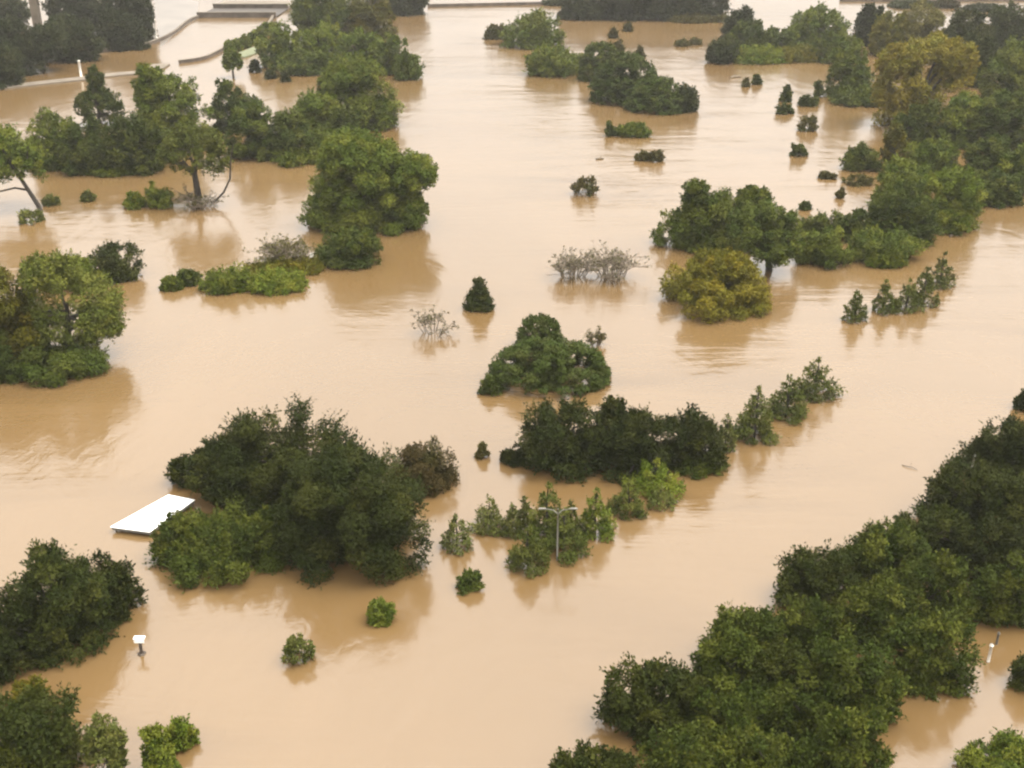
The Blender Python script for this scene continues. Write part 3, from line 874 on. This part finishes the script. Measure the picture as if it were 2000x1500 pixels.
plant('low', (1800, 410, 1900, 462), "low bright leaves along the long bank's shore", 'bright', "shrub", "shrub")
plant('low', (1640, 440, 1800, 526), "leafy brush at the tip of the bend in the long bank", 'green', "shrub", "shrub", zc=.15)
plant('shrub', (1545, 440, 1665, 528), "green bush between the tree island and the bend", 'green', "shrub", "shrub")
plant('shrub', (1555, 418, 1625, 468), "small dark bush behind the green bush by the tree island", 'oakb', "shrub", "shrub")
plant('low', (1690, 490, 1770, 530), "bright leaves trailing in the water off the bend", 'bright', "shrub", "shrub")
G8 = "trees of the tree island"
plant('broad', (1275, 392, 1400, 492), "low leafy tree at the outer end of the tree island", 'green', "broadleaf_tree", "tree", G8)
plant('broad', (1322, 358, 1485, 500), "wide green tree topping the tree island", 'green', "broadleaf_tree", "tree", G8, lobes=[(1325, 352, 1385, 425), (1425, 362, 1492, 430)])
plant('broad', (1410, 390, 1560, 500), "dark tree with bare trunk foot on the tree island", 'oakb', "broadleaf_tree", "tree", G8, base=(1502, 528), lobes=[(1430, 440, 1560, 520)])
GD = "drift tufts in the quiet bay"
plant('sap', (1525, 165, 1546, 200), "tiny pointed sapling in the quiet bay off the wooded point", 'oakb', "sapling", "sapling", None, cover=2.2)
for bb, lb, c in [((1558, 188, 1598, 210), "dark leafy drift tuft beside the tiny pointed sapling", 'oakb'), ((1518, 206, 1548, 224), "flat drift tuft below the tiny pointed sapling", 'oakb'),
                  ((1553, 232, 1599, 258), "largest green drift tuft in the quiet bay", 'brown'), ((1547, 285, 1574, 307), "round dark drift tuft in the bay below the largest one", 'oakb'),
                  ((1597, 338, 1634, 352), "flat brown drift near the outlying dark bush", 'brown'), ((1634, 370, 1650, 388), "faint twig tuft in the bay near the long bank", 'brown'),
                  ((1562, 394, 1582, 412), "little twig tuft in the bay behind the tree island", 'oakb'), ((1470, 148, 1484, 166), "speck of drift in the bay, upper of two off the point", 'oakb'),
                  ((1450, 156, 1464, 170), "speck of drift in the bay, lower of two off the point", 'brown'), ((1586, 155, 1606, 190), "dark drift against the bank under the leafy green tree", 'oakb')]:
    plant('tuft', bb, lb, c, "drift_tuft", "debris", GD)

plant('broad', (1280, 490, 1518, 628), "spreading yellow-green tree alone in front of the tree island", 'amber', "broadleaf_tree", "tree", None, zc=.08, seed=91,
      lobes=[(1345, 486, 1465, 560)], cover=2.4, rough=.3)

# young trees in rows
GS = "young trees in the row beyond the lamp"
plant('sap', (1647, 572, 1690, 632), "small dark young tree standing alone before the upper row", 'young', "young_tree", "tree")
GR = "young trees of the upper row in the open channel"
plant('sap', (1700, 550, 1748, 616), "first young tree of the upper row, next to the lone one", 'young', "young_tree", "tree", GR)
plant('sap', (1742, 542, 1796, 615), "pale second young tree of the upper row", 'sap', "young_tree", "tree", GR)
plant('sap', (1775, 525, 1828, 602), "third young tree of the upper row", 'young', "young_tree", "tree", GR)
plant('sap', (1808, 494, 1860, 565), "last and farthest young tree of the upper row", 'sap', "young_tree", "tree", GR)
GL = "young trees of the row beside the oak islet"
plant('sap', (1394, 812, 1438, 885), "thin pale young tree touching the dark oak islet", 'sap', "young_tree", "tree", GL)
plant('sap', (1434, 758, 1512, 870), "tall dark young tree next to the oak islet's thin one", 'young', "young_tree", "tree", GL, cover=2.4)
plant('sap', (1498, 732, 1572, 828), "dark young tree in the middle of the row beside the oak islet", 'young', "young_tree", "tree", GL, cover=2.4)
plant('sap', (1550, 698, 1632, 790), "last young tree of the row, farthest from the oak islet", 'young', "young_tree", "tree", GL, cover=2.0)

# oak islet
GO = "dark oaks of the oak islet"
plant('oak', (1152, 772, 1228, 900), "slim dark oak rising at the back of the oak islet", 'oak', "oak_tree", "tree", GO)
plant('oak', (1005, 782, 1190, 940), "broad dark oak at the open end of the oak islet", 'oak', "oak_tree", "tree", GO)
plant('oak', (1275, 796, 1418, 928), "dark oak of the islet beside the thin pale young tree", 'oak', "oak_tree", "tree", GO)
plant('oak', (1165, 795, 1318, 946), "dark oak in the middle of the oak islet", 'oak', "oak_tree", "tree", GO, seed=9)
plant('shrub', (974, 866, 1042, 914), "small dark bush at the open end of the oak islet", 'oak', "shrub", "shrub")
plant('low', (1295, 880, 1420, 938), "green brush at the foot of the oak islet", 'oakb', "shrub", "shrub")
plant('tuft', (928, 866, 954, 898), "little brown tuft between the big oaks and the oak islet", 'brown', "drowned_tuft", "shrub")

GY = "young trees around the street lamp"
for bb, lb, c, cv in [
    ((864, 1006, 921, 1082), "pale young tree at the outer end of the group round the lamp", 'sap', 1.5),
    ((924, 974, 988, 1048), "young tree behind the pale outermost one", 'sap', 1.8),
    ((978, 988, 1022, 1052), "small young tree behind the tall pair near the lamp", 'sap', 1.6),
    ((1028, 943, 1110, 1068), "tallest young tree just behind the street lamp", 'young', 2.0),
    ((1052, 992, 1150, 1098), "dark young tree directly beside the lamp pole", 'young', 2.2),
    ((990, 1028, 1072, 1128), "dense young tree lowest in front of the lamp", 'young', 2.2),
    ((1124, 956, 1200, 1058), "bright young tree next to the one beside the lamp pole", 'green', 2.2),
    ((1190, 938, 1262, 1018), "bushy young tree between the lamp group and the bright pair", 'young', 2.2),
    ((1004, 972, 1046, 1036), "slender pale young tree squeezed behind the tallest one by the lamp", 'sap', 1.2),
    ((1092, 975, 1136, 1050), "slender pale young tree between the lamp arms and the bright one", 'sap', 1.2),
    ((1262, 950, 1316, 1000), "low pale young tree under the bright fresh green one", 'sap', 1.2),
    ((1232, 898, 1328, 978), "bright fresh green young tree before the oak islet", 'bright', 1.8)]:
    plant('sap', bb, lb, c, "young_tree", "tree", GY, cover=cv)
plant('shrub', (890, 1118, 946, 1164), "small dome shaped bush alone below the lamp group", 'oakb', "shrub", "shrub")
plant('shrub', (714, 1172, 776, 1226), "small dark green bush alone below the big oaks", 'green', "shrub", "shrub", dens=1.3)
plant('thin', (552, 1240, 616, 1302), "small wispy pale bush alone in the near water", 'sap', "shrub", "shrub", cover=.5, zc=.25, trunk=False, clump=.26, rough=.5)

# big dark oaks by the shelter
GB = "big dark oaks beside the white shelter"
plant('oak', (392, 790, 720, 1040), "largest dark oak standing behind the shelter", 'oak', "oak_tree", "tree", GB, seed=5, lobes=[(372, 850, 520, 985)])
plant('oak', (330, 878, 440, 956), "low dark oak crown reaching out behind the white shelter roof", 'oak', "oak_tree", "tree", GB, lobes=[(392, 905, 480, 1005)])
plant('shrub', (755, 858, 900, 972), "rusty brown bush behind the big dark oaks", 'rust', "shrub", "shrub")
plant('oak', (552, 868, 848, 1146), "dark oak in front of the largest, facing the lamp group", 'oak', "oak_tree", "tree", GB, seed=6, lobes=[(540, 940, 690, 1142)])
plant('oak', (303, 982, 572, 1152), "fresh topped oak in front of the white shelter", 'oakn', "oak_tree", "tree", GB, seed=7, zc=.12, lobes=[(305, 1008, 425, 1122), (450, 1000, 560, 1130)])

# near bank, lower corner with the sign
GC = "near oaks beside the sign"
plant('oak', (-120, 1150, 120, 1345), "dark oak cut by the picture edge above the corner oak", 'oak', "oak_tree", "tree", GC)
plant('oak', (20, 1072, 222, 1300), "tall dark oak with spiky top beside the sign", 'oak', "oak_tree", "tree", GC, seed=12)
plant('oak', (150, 1085, 280, 1225), "dark oak branch crown reaching towards the white shelter", 'oak', "oak_tree", "tree", GC)
plant('shrub', (20, 1325, 110, 1400), "olive brush between the corner oak and the spiky oak", 'olive', "shrub", "shrub")
plant('oak', (-70, 1345, 200, 1590), "dark oak filling the lower corner", 'oak', "oak_tree", "tree", GC, seed=14)
plant('thin', (176, 1405, 262, 1540), "yellowish sapling beside the corner oak", 'sap', "sapling", "sapling", None, cover=1.8)
plant('broad', (278, 1418, 352, 1540), "leafy green sapling at the lower edge near the corner oak", 'green', "sapling", "sapling")
plant('low', (328, 1408, 388, 1468), "feathery bright sapling top beside the leafy green one", 'bright', "sapling", "sapling", zc=.2)

# near oaks along the far bank of the channel
GN = "near oaks massed along the channel"
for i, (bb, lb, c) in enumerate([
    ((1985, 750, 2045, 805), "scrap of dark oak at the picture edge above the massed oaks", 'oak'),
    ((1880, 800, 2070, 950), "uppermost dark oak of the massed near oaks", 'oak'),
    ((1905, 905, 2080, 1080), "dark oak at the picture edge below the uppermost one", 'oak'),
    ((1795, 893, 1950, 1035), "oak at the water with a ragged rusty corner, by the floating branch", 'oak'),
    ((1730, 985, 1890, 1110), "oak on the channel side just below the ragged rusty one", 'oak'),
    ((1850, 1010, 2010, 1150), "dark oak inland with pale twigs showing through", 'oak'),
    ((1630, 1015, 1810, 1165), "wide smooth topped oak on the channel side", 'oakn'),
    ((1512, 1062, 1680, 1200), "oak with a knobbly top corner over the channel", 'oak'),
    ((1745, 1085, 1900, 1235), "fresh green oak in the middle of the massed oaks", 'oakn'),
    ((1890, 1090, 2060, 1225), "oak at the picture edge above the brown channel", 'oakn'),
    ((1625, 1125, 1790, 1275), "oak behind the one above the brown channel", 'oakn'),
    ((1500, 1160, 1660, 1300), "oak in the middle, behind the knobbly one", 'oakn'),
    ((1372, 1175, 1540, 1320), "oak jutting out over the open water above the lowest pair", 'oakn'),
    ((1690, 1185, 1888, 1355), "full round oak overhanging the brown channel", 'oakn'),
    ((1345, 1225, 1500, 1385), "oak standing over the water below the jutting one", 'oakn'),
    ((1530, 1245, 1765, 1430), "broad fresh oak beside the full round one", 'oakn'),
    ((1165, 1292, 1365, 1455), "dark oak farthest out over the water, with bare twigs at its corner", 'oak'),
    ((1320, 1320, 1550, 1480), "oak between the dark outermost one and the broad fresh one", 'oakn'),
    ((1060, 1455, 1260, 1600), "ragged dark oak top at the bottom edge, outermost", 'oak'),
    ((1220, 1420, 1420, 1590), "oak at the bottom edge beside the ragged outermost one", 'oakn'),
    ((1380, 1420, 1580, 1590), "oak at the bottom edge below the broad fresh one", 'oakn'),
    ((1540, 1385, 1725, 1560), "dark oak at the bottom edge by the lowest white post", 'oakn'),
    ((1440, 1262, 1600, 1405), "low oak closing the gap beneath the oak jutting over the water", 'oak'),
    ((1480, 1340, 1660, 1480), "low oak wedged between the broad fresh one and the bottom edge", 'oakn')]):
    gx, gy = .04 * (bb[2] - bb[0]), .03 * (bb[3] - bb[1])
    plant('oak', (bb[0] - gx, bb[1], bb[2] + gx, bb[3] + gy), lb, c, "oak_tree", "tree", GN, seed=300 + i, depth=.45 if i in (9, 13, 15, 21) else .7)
plant('broad', (1868, 1425, 2060, 1580), "leafy green tree in the bottom corner beyond the brown channel", 'green', "broadleaf_tree", "tree")
plant('shrub', (1968, 1262, 2050, 1362), "dark bush at the picture edge beyond the brown channel", 'oak', "shrub", "shrub")

# ------------------------------------------------------------------ thin damp air
def haze():
    m, N, L = new_mat("damp_air")
    v = N.new("ShaderNodeVolumePrincipled")
    v.inputs["Color"].default_value = (.86, .84, .80, 1)
    v.inputs["Density"].default_value = .00015
    v.inputs["Anisotropy"].default_value = 0.2
    o = N.new("ShaderNodeOutputMaterial"); L.new(v.outputs[0], o.inputs["Volume"])
    mb = MB(); mb.box((0, 0, 26.0), (2 * S + 40, 2 * S + 40, 56.0))
    tag(mb.build("haze", m), kind="stuff")
haze()
